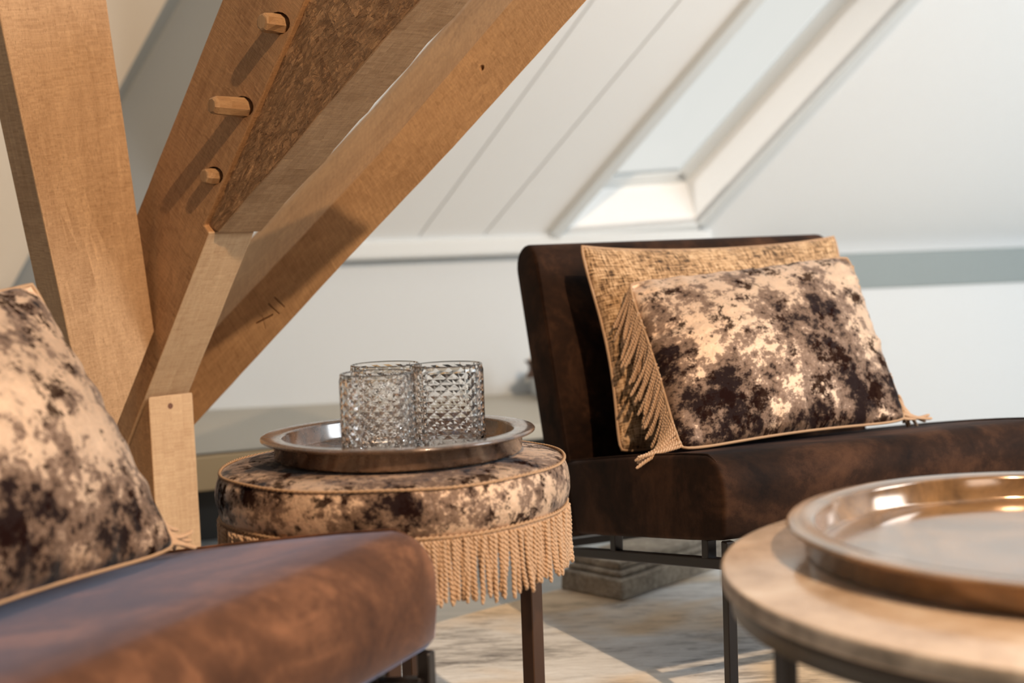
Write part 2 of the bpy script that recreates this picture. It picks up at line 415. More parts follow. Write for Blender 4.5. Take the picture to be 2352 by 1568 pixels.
# knee wall below the slope, its ledge, the grey strip, the low platform
Nn = V((Hd.y, -Hd.x, 0))                      # towards the room
def wallbox(name, a0, a1, n0, n1, z0, z1, mat, bev=.002, parent=None):
    base = V((K1.x, K1.y, 0))
    pts = [base+Hd*a0+Nn*n0+V((0, 0, z0)), base+Hd*a1+Nn*n0+V((0, 0, z0)), base+Hd*a1+Nn*n1+V((0, 0, z0)), base+Hd*a0+Nn*n1+V((0, 0, z0))]
    o = obj(name, prism(pts, V((0, 0, z1-z0)), bev), mat, parent)
    if not parent: structure(o)
    return o
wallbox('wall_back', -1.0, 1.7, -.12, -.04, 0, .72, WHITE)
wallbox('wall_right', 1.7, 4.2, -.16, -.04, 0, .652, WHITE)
wallbox('trim_1', -1.0, 1.62, -.04, .022, .690, .752, TRIMW, .012)
wallbox('trim_2', 1.75, 4.2, -.04, .05, .535, .652, BLUEGREY)
wallbox('trim_3', 1.0, 1.75, -.04, .26, .23, .306, TRIMW, .006)
wallbox('trim_8', 1.75, 4.2, -.04, .045, 0, .535, WHITE, .002)        # white ledge the holder stands on
def zpt(px, py, z): p = at_z(px, py, z); return V((p.x, p.y, 0))
s0, s1 = zpt(452, 1048, .23), zpt(1245, 974, .23)
sd = (s1-s0).normalized(); sn = V((sd.y, -sd.x, 0))
bk = 2.0
plat = [s0 - sd*.6, s0 + sd*1.5, s0 + sd*1.5 - sn*bk, s0 - sd*.6 - sn*bk]
structure(obj('trim_4', prism([p + V((0, 0, .19)) for p in plat], V((0, 0, .04)), .003), STEPGREY))
structure(obj('trim_5', prism([p + V((0, 0, .145)) + sn*.02 for p in (s0 - sd*.6, s0 + sd*.72, s0 + sd*.72 - sn*.06, s0 - sd*.6 - sn*.06)], V((0, 0, .085)), .003), OAK_SILL))
structure(obj('step_shade_board', prism([p + V((0, 0, .0)) - sn*.08 for p in (s0 - sd*.6, s0 + sd*1.5, s0 + sd*1.5 - sn*.05, s0 - sd*.6 - sn*.05)], V((0, 0, .19))), simple('step_shade', (.03, .028, .025), .7)))  # near-black board painted as the shade under the platform
# the rest of the room, around and behind the camera
structure(obj('wall_front', box_bm(0, -3.05, 1.3, 9, .1, 3.6), CREAM))
structure(obj('wall_east', box_bm(4.3, 1.0, 1.3, .1, 8.2, 3.6), WHITE))
structure(obj('wall_west', box_bm(-4.2, 1.0, 1.3, .1, 8.2, 3.6), CREAM))
structure(obj('trim_9', box_bm(0, -.35, 3.0, 8.6, 5.5, .06), WHITE))
# left side: lamp shadow painted as grey wall, slanting edge against the cream slope
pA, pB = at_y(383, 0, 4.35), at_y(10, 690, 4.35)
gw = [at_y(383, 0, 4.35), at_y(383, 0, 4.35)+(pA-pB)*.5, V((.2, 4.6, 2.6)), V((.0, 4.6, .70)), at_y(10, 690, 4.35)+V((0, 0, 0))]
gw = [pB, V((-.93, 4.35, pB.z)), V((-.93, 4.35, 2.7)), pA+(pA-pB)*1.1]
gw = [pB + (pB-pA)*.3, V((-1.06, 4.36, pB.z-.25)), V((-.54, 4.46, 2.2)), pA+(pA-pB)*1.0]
structure(obj('wall_left_shadow', prism(gw, V((0, .08, 0))), SHADOWGREY))
cw = [pA+(pA-pB)*1.0, pB+(pB-pA)*.3, pB+(pB-pA)*.3+V((-1.8, -2.2, 0)), pA+(pA-pB)*1.0+V((-1.8, -2.2, 0))]
structure(obj('wall_side', prism(cw, V((-.05, .05, 0))), CREAM))
ll = [at_y(-120, 686, 4.2), at_y(330, 676, 4.2)]
structure(obj('trim_7', prism([ll[0], ll[1], ll[1]-V((0, 0, .35)), ll[0]-V((0, 0, .35))], V((0, .1, 0)), .004), WHITE))

# ------------------------------------------------------------------ timber truss
CT = 1.822/sqrt(2)                                   # plane of the truss's left face
NT_ = V((-.70711, -.70711, 0)); TD = V((.70711, -.70711, 0))
PT0 = V((-.628, 2.45, .4))
def T(px, py, off=0.): return at_plane(px, py, PT0 - NT_*off, NT_)
def add_uv(me, axis, ref):
    uvl = me.uv_layers.new(name='UVMap')
    for p in me.polygons:
        n = p.normal; side = n.cross(axis)
        side = side.normalized() if side.length > .2 else ref.cross(n).normalized()
        cc = p.center
        for li in p.loop_indices:
            co = me.vertices[me.loops[li].vertex_index].co
            uvl.data[li].uv = ((co.dot(axis) + n.x*3), co.dot(side) + n.y*2)
def hew(bm, amp, cuts, scale=14, seed=0):
    """divide a timber and let its faces wander as sawn or hewn wood does"""
    bmesh.ops.triangulate(bm, faces=[f for f in bm.faces if len(f.verts) > 4])
    for _ in range(cuts):
        es = [e for e in bm.edges if e.calc_length() > .028]
        if es: bmesh.ops.subdivide_edges(bm, edges=es, cuts=1, use_grid_fill=True)
    bm.normal_update()
    for v in bm.verts:
        v.co += v.normal * amp * (noise.noise(v.co*scale+V((seed, 0, 0))) + .5*noise.noise(v.co*scale*3.1+V((seed, 5, 0))))
def timber(name, bm, mat, axis, amp=.0006, cuts=3, seed=0, cutters=None, bev=.0025, scale=14):
    if bev: bevel_all(bm, bev, 2)
    if cuts: hew(bm, amp, cuts, scale, seed)
    bm.normal_update()
    me = bpy.data.meshes.new(name); bm.to_mesh(me); bm.free()
    add_uv(me, axis, V((0, 0, 1)))
    me.materials.append(mat)
    o = bpy.data.objects.new(name, me); COL.objects.link(o)
    for c in (cutters or []):
        cme = bpy.data.meshes.new('cut'); c.to_mesh(cme); c.free()
        co = bpy.data.objects.new('cut', cme); COL.objects.link(co)
        md = o.modifiers.new('b', 'BOOLEAN'); md.operation = 'DIFFERENCE'; md.object = co; md.solver = 'EXACT'
        dg = bpy.context.evaluated_depsgraph_get(); dg.update()
        nm = bpy.data.meshes.new_from_object(o.evaluated_get(dg)); o.modifiers.clear(); o.data = nm
        if not nm.materials: nm.materials.append(mat)
        bpy.data.objects.remove(co); bpy.data.meshes.remove(cme)
    return o
def cyl_between(a, b, r, seg=16, r2=None):
    bm = bmesh.new(); d = (b-a)
    bmesh.ops.create_cone(bm, cap_ends=True, segments=seg, radius1=r, radius2=r2 or r, depth=d.length)
    bm.transform(Matrix.Translation((a+b)/2) @ d.to_track_quat('Z', 'Y').to_matrix().to_4x4()); return bm

TH = .089
# B: principal rafter carrying the pegs
bp = [(545, -90), (741, -120), (700, 0), (468, 517), (480, 534), (340, 894), (283, 1040), (236, 1160), (70, 1110), (317, 485), (510, 0)]
axB = (T(700, 0)-T(283, 1040)).normalized()
pegs = [((640, 55), (604, 57), .0155, 0), ((557, 247), (488, 243), .0155, 0), ((491, 405), (471, 409), .0135, 0)]
rootsB = []
for (b_, t_, r_, _) in pegs:
    rootsB.append(cyl_between(T(*b_, off=.03) + V((0, 0, .0012)), T(*b_, off=-.03) + V((0, 0, .0012)), r_ + .0012))
B = timber('timber_rafter', prism([T(x, y) for x, y in bp], -NT_*TH), OAK_SHADED, axB, seed=2, cutters=rootsB)
tag(B, 'brown oak rafter with three wooden pegs beside the left post', 'beam')
B.data.materials.append(OAK_LIT)
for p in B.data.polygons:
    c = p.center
    if p.normal.dot(TD) > .45 and c.z < T(480, 534).z + .002: p.material_index = 1  # side turned to the lamp painted lighter
for (b_, t_, r_, _) in pegs:
    a = T(*b_, off=.028); base = T(*b_)
    # peg length so that its tip lands where the photo shows it
    L = {0: .031, 1: .057, 2: .019}[pegs.index((b_, t_, r_, _))]
    bm = bmesh.new(); rings = []
    sg = 8
    d = (NT_ + V((.0, .0, .02))).normalized(); x = d.cross(V((0, 0, 1))).normalized(); y = x.cross(d)
    rr = r_*.99
    for k, (q, s) in enumerate(((-.026, .95), (0, 1.0), (L*.5, .97), (L*.88, .93), (L*.97, .84), (L, .66))):
        rings.append([bm.verts.new(base + d*q + (x*cos(2*pi*i/sg+.3) + y*sin(2*pi*i/sg+.3))*rr*s*(1+.06*random.uniform(-1, 1))) for i in range(sg)])
    for A, Bq in zip(rings, rings[1:]):
        for i in range(sg): bm.faces.new((A[i], A[(i+1) % sg], Bq[(i+1) % sg], Bq[i]))
    bm.faces.new(rings[0][::-1]); bm.faces.new(rings[-1])
    bmesh.ops.recalc_face_normals(bm, faces=bm.faces); bm.normal_update()
    o = obj('peg', bm, OAK_PEG, B); add_uv(o.data, d, V((0, 0, 1)))
# C: rough hewn curved brace
ridge = [(500, 534), (575, 445), (647, 366), (725, 272), (795, 191), (880, 92), (965, 0), (1050, -98)]
left = [(743, -128), (706, 0), (472, 519)]
cp = left + ridge
OFFC = .009
Cb = prism([T(x, y, OFFC) for x, y in cp], -NT_*(TH-.004))
C = timber('timber_brace', Cb, OAK_ROUGH, (T(965, 0)-T(500, 534)).normalized(), amp=.0022, cuts=4, seed=5, scale=26)
C.data.materials.append(OAK)
for p in C.data.polygons:
    if p.normal.dot(NT_) < .75: p.material_index = 1
tag(C, 'rough hewn oak brace with smooth lower face, right of the pegged rafter', 'beam')
# F: post under the rafter
fp = [(341, 911), (288, 1046), (240, 1165), (300, 1560), (378, 1560), (357, 1188)]
ft = [T(341, 911, .001), T(288, 1046, .001), T(242, 1164, .001)]
lowF = T(362, 1240)
f_in = V((lowF.x, lowF.y, 0.002)); f_out = f_in - TD*.15
ft2 = T(242, 1164, .001)
Fb = prism([ft[0], ft[1], V((f_out.x, f_out.y, ft2.z)), f_out, f_in], -NT_*TH)
knot = cyl_between(T(392, 933, -.2), T(392, 933, .3), .001)
knot.free()
F = timber('timber_post', Fb, OAK_LIT, V((0, 0, 1)), seed=8)
F.data.materials.append(OAK_SHADED)
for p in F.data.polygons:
    if p.normal.dot(NT_) > .6: p.material_index = 1  # side turned from the lamp painted darker
tag(F, 'pale oak post with a small knot under the pegged rafter', 'beam')
# knot on the post's lit face: a small disc of darker wood set in it
kp = at_plane(391, 932, ft[0], TD)
ko = obj('knot', cyl_between(kp - TD*.004, kp + TD*.0006, .0052, 14), simple('knot_wood', (.16, .06, .025), .6), F)
# A: left post, lit face turned to the right
a0, a1 = at_y(245, 0, 2.35), T(355, 760, -.002)
NA = (a1-a0).cross(V((.7071, .7071, 0))).normalized()
if NA.y > 0: NA = -NA
def AP(px, py): return at_plane(px, py, a0, NA)
ap = [(-22, -60), (236, -60), (245, 0), (355, 760)]
PA = [AP(*q) for q in ap]
q = AP(276, 960); q2 = AP(236, 1062)
PA += [q, q2, AP(228, 1100)]
A = timber('timber_post', prism(PA, V((-.7071, .7071, 0))*.075), OAK, (a0-a1).normalized(), seed=11)
tag(A, 'wide oak post leaning at the left edge of the photo behind the near cushion', 'beam')
# E: long rafter behind
def E3(px, py, d): return T(px, py, d)
sec = []
rows = [((371, 1055, .14), (300, 968, .14), (268, 884, .225)),
        ((450, 972, .16), (420, 832, .16), (382, 765, .245)),
        ((797, 596, .255), (724, 511, .25), (672, 459, .335)),
        ((1038, 342, .315), (920, 300, .31), (863, 255, .395)),
        ((1348, 0, .385), (1178, 0, .38), (1085, 0, .465)),
        ((1440, -98, .405), (1262, -90, .40), (1168, -90, .485))]
bm = bmesh.new(); rings = []
axE = (E3(1348, 0, .38)-E3(450, 972, .16)).normalized()
for lo, ri, hi in rows:
    a, b, c = E3(*lo), E3(*ri), E3(*hi)
    back = ((a-CAM).normalized() + V((-.12, 0, .12))).normalized()*.09
    rings.append([bm.verts.new(p) for p in (a, b, c, c+back*.8, a+back)])
for A_, B_ in zip(rings, rings[1:]):
    for i in range(5): bm.faces.new((A_[i], A_[(i+1) % 5], B_[(i+1) % 5], B_[i]))
bm.faces.new(rings[0][::-1]); bm.faces.new(rings[-1])
bmesh.ops.recalc_face_normals(bm, faces=bm.faces)
bm.normal_update()
# carved marks and the bored hole
def EP(px, py):
    # on the local lower face: solve between the rows by plane through the three nearest corners
    A1, A2, A3 = E3(*rows[1][0]), E3(*rows[2][0]), E3(*rows[2][1])
    if py < 500: A1, A2, A3 = E3(*rows[3][0]), E3(*rows[4][0]), E3(*rows[4][1])
    n = (A2-A1).cross(A3-A1).normalized(); return at_plane(px, py, A1, n), (n if n.y < 0 else -n)
cuts = []
h_, nh = EP(1107, 156); cuts.append(cyl_between(h_ + nh*.01, h_ - nh*.012, .0055))
for (x0, y0, x1, y1) in ((602, 722, 610, 755), (628, 722, 588, 743), (617, 697, 642, 721), (631, 682, 655, 706)):
    s_, n_ = EP(x0, y0); e_, _ = EP(x1, y1); d_ = (e_-s_); sdv = d_.cross(n_).normalized()*.0017
    cuts.append(prism([s_+sdv+n_*.01, e_+sdv+n_*.01, e_-sdv+n_*.01, s_-sdv+n_*.01], -n_*.0135))
Eb = timber('timber_rafter', bm, OAK_E, axE, amp=.0005, cuts=4, seed=14, cutters=cuts, bev=.002, scale=20)
tag(Eb, 'long oak rafter with carved XII mark slanting behind the brace', 'beam')

# ------------------------------------------------------------------ ropes
def rope_mesh(name, L, R, pitch, bend=0., seed=0, plies=2, seg=6, per=9):
    """twisted cord hanging down from the origin along -Z with a looped end"""
    rnd = random.Random(seed); bm = bmesh.new(); n = int(L/pitch*per); pr = R*.56
    ph = rnd.uniform(0, 6.28); sw = rnd.uniform(0, 6.28)
    for k in range(plies):
        pts = []
        for i in range(n+1):
            s = i/n; z = -L*s; a = ph + 2*pi*(L*s)/pitch + 2*pi*k/plies
            cx = bend*s*s*cos(sw) + .0006*sin(7*s+ph); cy = bend*s*s*sin(sw)
            q = R*.48*(1.0 if s < .93 else max(.35, (1-s)/.07*.65+.35))
            pts.append(V((cx + q*cos(a), cy + q*sin(a), z)))
        if k == 0: pts.append(V((pts[-1].x*.5+bend*cos(sw)*.5, pts[-1].y*.5+bend*sin(sw)*.5, -L-R*.5)))
        tube(pts, pr, seg, bm=bm)
    me = bpy.data.meshes.new(name); bm.normal_update(); bm.to_mesh(me); bm.free()
    for p in me.polygons: p.use_smooth = True
    me.materials.append(CORD); return me

# ------------------------------------------------------------------ stool
SC = V((-.1613, 1.854, 0)); SR = .2235
stool = empty('fringed_stool', SC)
tag(stool, 'round crushed velvet stool with cord fringe holding tray of crystal glasses', 'stool')
prof = [(0, .4660), (.06, .4660), (.12, .4652), (.17, .4630), (.20, .4600), (.216, .4565), (.2225, .4535), (.2262, .448), (.2295, .438), (.2312, .427), (.2308, .416), (.2285, .405), (.2255, .398), (.222, .3945), (.20, .393), (0, .393)]
bm = lathe([(r, z) for r, z in prof], 160)
for v in bm.verts:
    r = sqrt(v.co.x**2+v.co.y**2)
    if r > .2:
        a = math.atan2(v.co.y, v.co.x); k = .0014*noise.noise(V((cos(a)*9, sin(a)*9, v.co.z*22))) + .0007*noise.noise(V((cos(a)*25, sin(a)*25, v.co.z*45)))
        v.co += V((cos(a), sin(a), 0))*k
bm.transform(Matrix.Translation(SC)); obj('cushion', bm, VEL_STOOL, stool, True)
def ringpts(r, z, n=180, wob=.0006): return [SC + V(((r+wob*sin(5*i*2*pi/n))*cos(2*pi*i/n), (r+wob*sin(5*i*2*pi/n))*sin(2*pi*i/n), z+.0008*sin(7*i*2*pi/n))) for i in range(n)]
def twistring(r, z, R, name, mat, n=900):
    b2 = bmesh.new()
    for k in range(2):
        pts = []
        for i in range(n):
            a = 2*pi*i/n; t = 90*a + pi*k
            pts.append(SC + V(((r+R*.5*cos(t))*cos(a), (r+R*.5*cos(t))*sin(a), z+R*.5*sin(t)+.0008*sin(7*a))))
        tube(pts, R*.62, 5, closed=True, bm=b2)
    return obj(name, b2, mat, stool, True)
twistring(.2245, .4545, .0021, 'piping', PIPING); twistring(.2262, .3965, .0024, 'piping', PIPING)
bm = lathe([(.2215, .396), (.2258, .396), (.2258, .3885), (.2215, .3885), (.2215, .396)], 128)
bm.transform(Matrix.Translation(SC)); obj('fringe_band', bm, PIPING, stool, True)
FL = .074
ropes = [rope_mesh('stool_cord_mesh', FL, .0032, .0115, bend=b, seed=i) for i, b in enumerate((0., .003, .005, .002, .006, .004))]
NC = 290
for i in range(NC):
    a = 2*pi*i/NC + random.uniform(-.004, .004)
    o = bpy.data.objects.new('cord', ropes[i % 6]); COL.objects.link(o); o.parent = stool
    rr = .2268 + random.uniform(-.0022, .0022)
    o.location = (rr*cos(a), rr*sin(a), .3925)
    o.rotation_euler = (random.uniform(-.05, .05), random.uniform(-.05, .05), random.uniform(0, 6.28))
    o.scale = (1, 1, random.uniform(.93, 1.06)*(1+.03*sin(a*5)))
# frame and legs
fb = lathe([(.0, .3925), (.215, .3925), (.215, .365), (.0, .365)], 64); fb.transform(Matrix.Translation(SC)); obj('frame_ring', fb, BLACKM, stool)
la = at_y(1223, 1450, 1.87); lr = la.x - SC.x
for k in range(4):
    a = pi/2*k
    c = SC + V((lr*cos(a), lr*sin(a), 0))
    m_ = Matrix.Translation((c.x, c.y, 0)) @ Matrix.Rotation(radians(46), 4, 'Z')
    obj('leg', box_bm(0, 0, .1911, .0215, .0215, .3638, .0012, 1, m_), BRONZE, stool)

# ------------------------------------------------------------------ tray on the stool and glasses
TC = SC + V((.0085, -.006, 0)); TZ = .4665
def tray(name, c, z, rb, rr, h, lip, mat, label):
    pr = [(0, 0), (rb-.006, 0), (rb, .0015), (rb+.0015, .004), (rb+.002, h-.006), (rb+.004, h-.0045), (rr-.003, h-.0045), (rr-.0005, h-.0030), (rr, h-.0012), (rr-.0012, h+.0004), (rr-.004, h+.001),
          (rb-lip*.0-.006, h+.0006), (rb-.0085, h-.0005), (rb-.0095, h-.003), (rb-.011, .0075), (rb-.0135, .0048), (rb-.017, .004), (0, .004)]
    bm = lathe(pr, 160); bm.transform(Matrix.Translation((c.x, c.y, z)))
    o = obj(name, bm, mat, None, True); tag(o, label, 'tray'); return o
tray('round_tray', TC, TZ, .1600, .1790, .0290, .02, TRAY1, 'dark bronze round tray holding the cut glasses on the stool')

def cut_glass(name, c, z, rot, label, R=.0466, Hh=.1120):
    NA2, NB = 34, 14; t = .0042; bm = bmesh.new(); low, hi = R+.0004, R-.0007
    ringz = [.0045 + (Hh-.0135)*j/NB for j in range(NB+1)]
    G = []
    for j in range(NB+1):
        G.append([bm.verts.new(((lambda r, a: (r*cos(a), r*sin(a), ringz[j]))((low if (i+j) % 2 == 0 else hi), 2*pi*i/NA2+rot))) for i in range(NA2)])
    for j in range(NB):
        for i in range(NA2):
            k = (i+1) % NA2; a, b, c2, d = G[j][i], G[j][k], G[j+1][k], G[j+1][i]
            if (i+j) % 2 == 0: bm.faces.new((a, b, c2)); bm.faces.new((a, c2, d))
            else: bm.faces.new((a, b, d)); bm.faces.new((b, c2, d))
    def ring(r, zz): return [bm.verts.new((r*cos(2*pi*i/NA2+rot), r*sin(2*pi*i/NA2+rot), zz)) for i in range(NA2)]
    seq_b = [ring(R-.0016, .0008), ring(R-.004, 0.)]
    prev = G[0]
    for rg in seq_b:
        for i in range(NA2): k = (i+1) % NA2; bm.faces.new((prev[k], prev[i], rg[i], rg[k]))
        prev = rg
    bm.faces.new(prev[::-1])
    prev = G[-1]
    for rr_, zz in ((R-.0008, Hh-.005), (R-.0008, Hh-.0014), (R-.0018, Hh-.0002), (R-.0032, Hh-.0002), (R-t, Hh-.0018), (R-t-.0002, .02), (R-t-.002, .012), (R-t-.008, .0085)):
        rg = ring(rr_, zz)
        for i in range(NA2): k = (i+1) % NA2; bm.faces.new((prev[i], prev[k], rg[k], rg[i]))
        prev = rg
    bm.faces.new(prev)
    bmesh.ops.recalc_face_normals(bm, faces=bm.faces); bm.transform(Matrix.Translation((c[0], c[1], z)))
    o = obj(name, bm, CRYSTAL); tag(o, label, 'glass', 'cut crystal glasses on the bronze tray'); return o
GZ = TZ + .0045
def gl(px, d): p = at_y(px, 850, d); return (p.x, p.y)
cut_glass('crystal_glass', gl(865, 1.745), GZ, .03, 'front left cut crystal glass standing on bronze tray')
cut_glass('crystal_glass', gl(1027, 1.832), GZ, .10, 'right cut crystal glass standing on bronze tray')
cut_glass('crystal_glass', gl(885, 1.868), GZ, .06, 'cut crystal glass standing behind the front left glass')

# ------------------------------------------------------------------ lounge chairs
def chair(label, corner, e, wv, Wd=.65, side=1, SEATV=SEATV, dz=0.):
    """corner: front corner on the floor plan, e: towards the back, wv: across the width"""
    e = V((*e, 0)).normalized(); wv = V((*wv, 0)).normalized(); c = V((*corner, 0))
    root = empty('lounge_chair', c + e*.3 + wv*Wd/2)
    tag(root, label, 'chair')
    def Q(s, a, z): return c + e*s + wv*a + V((0, 0, z))
    k = .15
    def extr(profile, a0, a1, nm, mat, bev=.007):
        bm = bmesh.new(); n = len(profile); NS = 14
        rings = []
        for j in range(NS+1):
            a = a0 + (a1-a0)*j/NS
            rings.append([bm.verts.new(Q(s, a, z)) for s, z in profile])
        for A_, B_ in zip(rings, rings[1:]):
            for i in range(n): bm.faces.new((A_[i], A_[(i+1) % n], B_[(i+1) % n], B_[i]))
        f0 = bm.faces.new(rings[0][::-1]); f1 = bm.faces.new(rings[-1])
        bmesh.ops.recalc_face_normals(bm, faces=bm.faces)
        ee = list(set(list(f0.edges)+list(f1.edges)))
        bmesh.ops.bevel(bm, geom=ee, offset=bev, segments=3, affect='EDGES', profile=.5)
        o = obj(nm, bm, mat, root, True)
        return o
    # seat: rounded front roll, slopes down to the back
    R = .052; zt, zb = .410 + dz, .288
    prof = []
    for i in range(9):
        t = pi/2*i/8; prof.append((R - R*cos(pi/2 - t) if False else R*(1-cos(t)), zt-R+R*sin(t)-k*R*0))
    prof = [(R*(1-sin(t)), zt - R + R*cos(t)) for t in [pi/2*(1-i/8) for i in range(9)]]     # from front face up to the top
    prof = [(0.004, zb+.012), (0.0, zb+.05)] + prof
    for s in (.12, .2, .3, .4, .52): prof.append((s, zt - k*(s-R) + .004*sin(pi*min(1, s/.5))))
    prof += [(.52, zb - k*.52), (.30, zb-k*.30), (.1, zb-k*.10), (.014, zb)]
    extr(prof, 0, Wd, 'seat', SEATV)
    # backrest: leans back, rounded top
    s0_, z0_ = .515, .205; lean = V((.155, .535)).normalized(); thk = .092
    per = V((lean.y, -lean.x))
    Lb = .548
    pb = []
    for i in range(13):
        t = pi*i/12
        cc = V((s0_, z0_)) + lean*(Lb-thk/2)
        pb.append(cc + per*(thk/2*cos(t)) + lean*(thk/2*sin(t)*.9))
    botb = V((s0_, z0_)) + per*(thk/2); botf = V((s0_, z0_)) - per*(thk/2)
    pp = [tuple(botb)] + [tuple(q) for q in pb] + [tuple(botf)]
    mid = []
    for i in range(len(pp)): mid.append(pp[i])
    extr(mid, 0.0, Wd, 'backrest', SEATV)
    # seams
    for a_, in ((.0,), (Wd,)):
        sg_ = -1 if a_ == 0 else 1
        off = -.0004*sg_ if a_ == 0 else -.0004
        pts = [Q(s, a_ + sg_*.0003, z) for s, z in prof[1:16]]
        # piping runs just inside the edge of the seat top and front
        pts = [Q(s + .004, a_ - sg_*.006, z + .0005) for s, z in prof[2:16]]
        obj('seam', tube(smoothpath(pts, 3), .0017, 6), SEATV, root, True)
        cf = V((s0_, z0_)) - per*(thk/2)
        pts = [Q(cf.x + lean.x*t_, a_ - sg_*.004, cf.y + lean.y*t_) for t_ in (.1, .2, .3, .4, .5)]
        obj('seam', tube(smoothpath(pts, 3), .0017, 6), SEATV, root, True)
    # steel base
    def beam(p, q_, wd, ht, nm):
        d = q_-p; x = d.normalized(); y = V((0, 0, 1)).cross(x).normalized(); z = x.cross(y)
        M = Matrix.Translation((p+q_)/2) @ Matrix((x, y, z)).transposed().to_4x4()
        obj(nm, box_bm(0, 0, 0, d.length, wd, ht, .0015, 1, M), BLACKM, root)
    zr = zb - .037
    for a_ in (.02, Wd-.02):
        beam(Q(.012, a_, zr), Q(.755, a_, zr - k*.743), .018, .016, 'rail')
        for s in (.075, .37):
            pc = Q(s, a_, (zr + zb)/2 - k*s + .003)
            obj('spacer', box_bm(0, 0, 0, .018, .016, zb - zr - .004, .001, 1, Matrix.Translation(pc) @ Matrix.Rotation(math.atan2(e.y, e.x), 4, 'Z')), BLACKM, root)
    for s in (.02, .735): beam(Q(s, .02, zr - k*s+.001), Q(s, Wd-.02, zr - k*s+.001), .018, .016, 'cross_rail')
    for s, a_ in ((.012, .014), (.012, Wd-.014), (.745, .02), (.745, Wd-.02)):
        M = Matrix.Translation(Q(s, a_, 0)) @ Matrix.Rotation(math.atan2(e.y, e.x), 4, 'Z')
        hgt = zb - k*s
        if s > .4: hgt -= .03
        obj('leg', box_bm(0, 0, (hgt+.0092)/2, .016, .016, hgt-.0092, .0015, 1, M), BLACKM, root)
    return root, Q
ch1, Q1 = chair('dark brown velvet lounge chair with two cushions, behind the coffee table', (.300, 2.05), (-.41, .91), (.91, .41), .66)
ch2, Q2 = chair('brown velvet lounge chair in the near left corner, facing the coffee table', (-.0915, 1.564), (-.91, .41), (-.41, -.91), .66, 1, SEATV_LIT, .0085)

# ------------------------------------------------------------------ cushions
def pillow(name, TL, TR, BR, BL, thick, label, mat, pmat, cx=.05, cy=.04, pleats=0., N=64, seed=0, cat='cushion', sag=0., pr=.0028, extra=None):
    W_, H_ = ((TR-TL).length+(BR-BL).length)/2, ((TL-BL).length+(TR-BR).length)/2
    nrm = (TR-BL).cross(TL-BR).normalized()
    if nrm.dot(CAM-(TL+BR)/2) < 0: nrm = -nrm
    def PT(u, v, side):
        uu, vv = 2*u-1, 2*v-1
        rc = (abs(uu)*abs(vv))**7
        u2 = .5 + uu/2*(1 - cx*(1-vv*vv) - .035*rc); v2 = .5 + vv/2*(1 - cy*(1-uu*uu) - .05*rc)
        p = (BL*(1-u2)+BR*u2)*(1-v2) + (TL*(1-u2)+TR*u2)*v2
        ed = min(u, 1-u, v, 1-v)
        th_ = (max(0, sin(pi*u))*max(0, sin(pi*v)))**.5
        th_ = th_*(1-.0*u)
        wob = noise.noise(V((u*3.1+seed, v*2.3, side)))*.10*th_
        pl = 0
        if pleats and ed > 0:
            du = min(u, 1-u)*W_; dv = min(v, 1-v)*H_
            n1 = noise.noise(V((seed+7*(u > .5), v*15, side*2)))
            n2 = noise.noise(V((seed+3*(v > .5), u*17, side*2)))
            pl = pleats*(n1*math.exp(-du/.035)*min(1, du/.008) + n2*math.exp(-dv/.03)*min(1, dv/.008))
        p = p + nrm*side*(thick/2*(th_+wob) + pl*1.4)
        p = p + V((0, 0, -sag*sin(pi*u)*v))
        if extra: p = extra(p, u, v)
        return p
    bm = bmesh.new(); uvl = bm.loops.layers.uv.new('UVMap'); uvs = {}
    border = {}
    for side in (1, -1):
        G = []
        for j in range(N+1):
            row = []
            for i in range(N+1):
                # finer near the borders
                u = .5-.5*cos(pi*i/N)*(.45) - .5*(1-2*i/N)*.55; v = .5-.5*cos(pi*j/N)*(.45) - .5*(1-2*j/N)*.55
                if i in (0, N) or j in (0, N):
                    if (i, j) not in border: border[i, j] = bm.verts.new(PT(u, v, 0))
                    vt = border[i, j]
                else: vt = bm.verts.new(PT(u, v, side))
                uvs[vt] = (u*W_, v*H_); row.append(vt)
            G.append(row)
        for j in range(N):
            for i in range(N):
                q_ = (G[j][i], G[j][i+1], G[j+1][i+1], G[j+1][i])
                f = bm.faces.new(q_ if side == 1 else q_[::-1])
                for lp in f.loops: lp[uvl].uv = (uvs[lp.vert][0] + (0 if side == 1 else 3), uvs[lp.vert][1])
    o = obj(name, bm, mat, None, True); tag(o, label, cat)
    loop = [PT(i/40, 0, 0) for i in range(40)] + [PT(1, i/30, 0) for i in range(30)] + [PT(1-i/40, 1, 0) for i in range(40)] + [PT(0, 1-i/30, 0) for i in range(30)]
    obj('piping', tube(loop, pr, 7, closed=True), pmat, o, True)
    return o, PT, nrm
# tan woven cushion against the backrest
wTL, wTR, wBR, wBL = Q1(.520, .037, .722), Q1(.530, .612, .722), Q1(.36, .60, .372), Q1(.375, .030, .366)
def ear(p, u, v):
    t = max(0, v-.75)*4
    return p + V((0, 0, .014*t*(math.exp(-u/.09)+math.exp(-(1-u)/.08)) - .004*t))
pillow('woven_cushion', wTL, wTR, wBR, wBL, .125, 'large tan woven cushion leaning on the backrest behind the velvet one', WOVEN, PIPING, .075, .055, .010, seed=1, extra=ear)
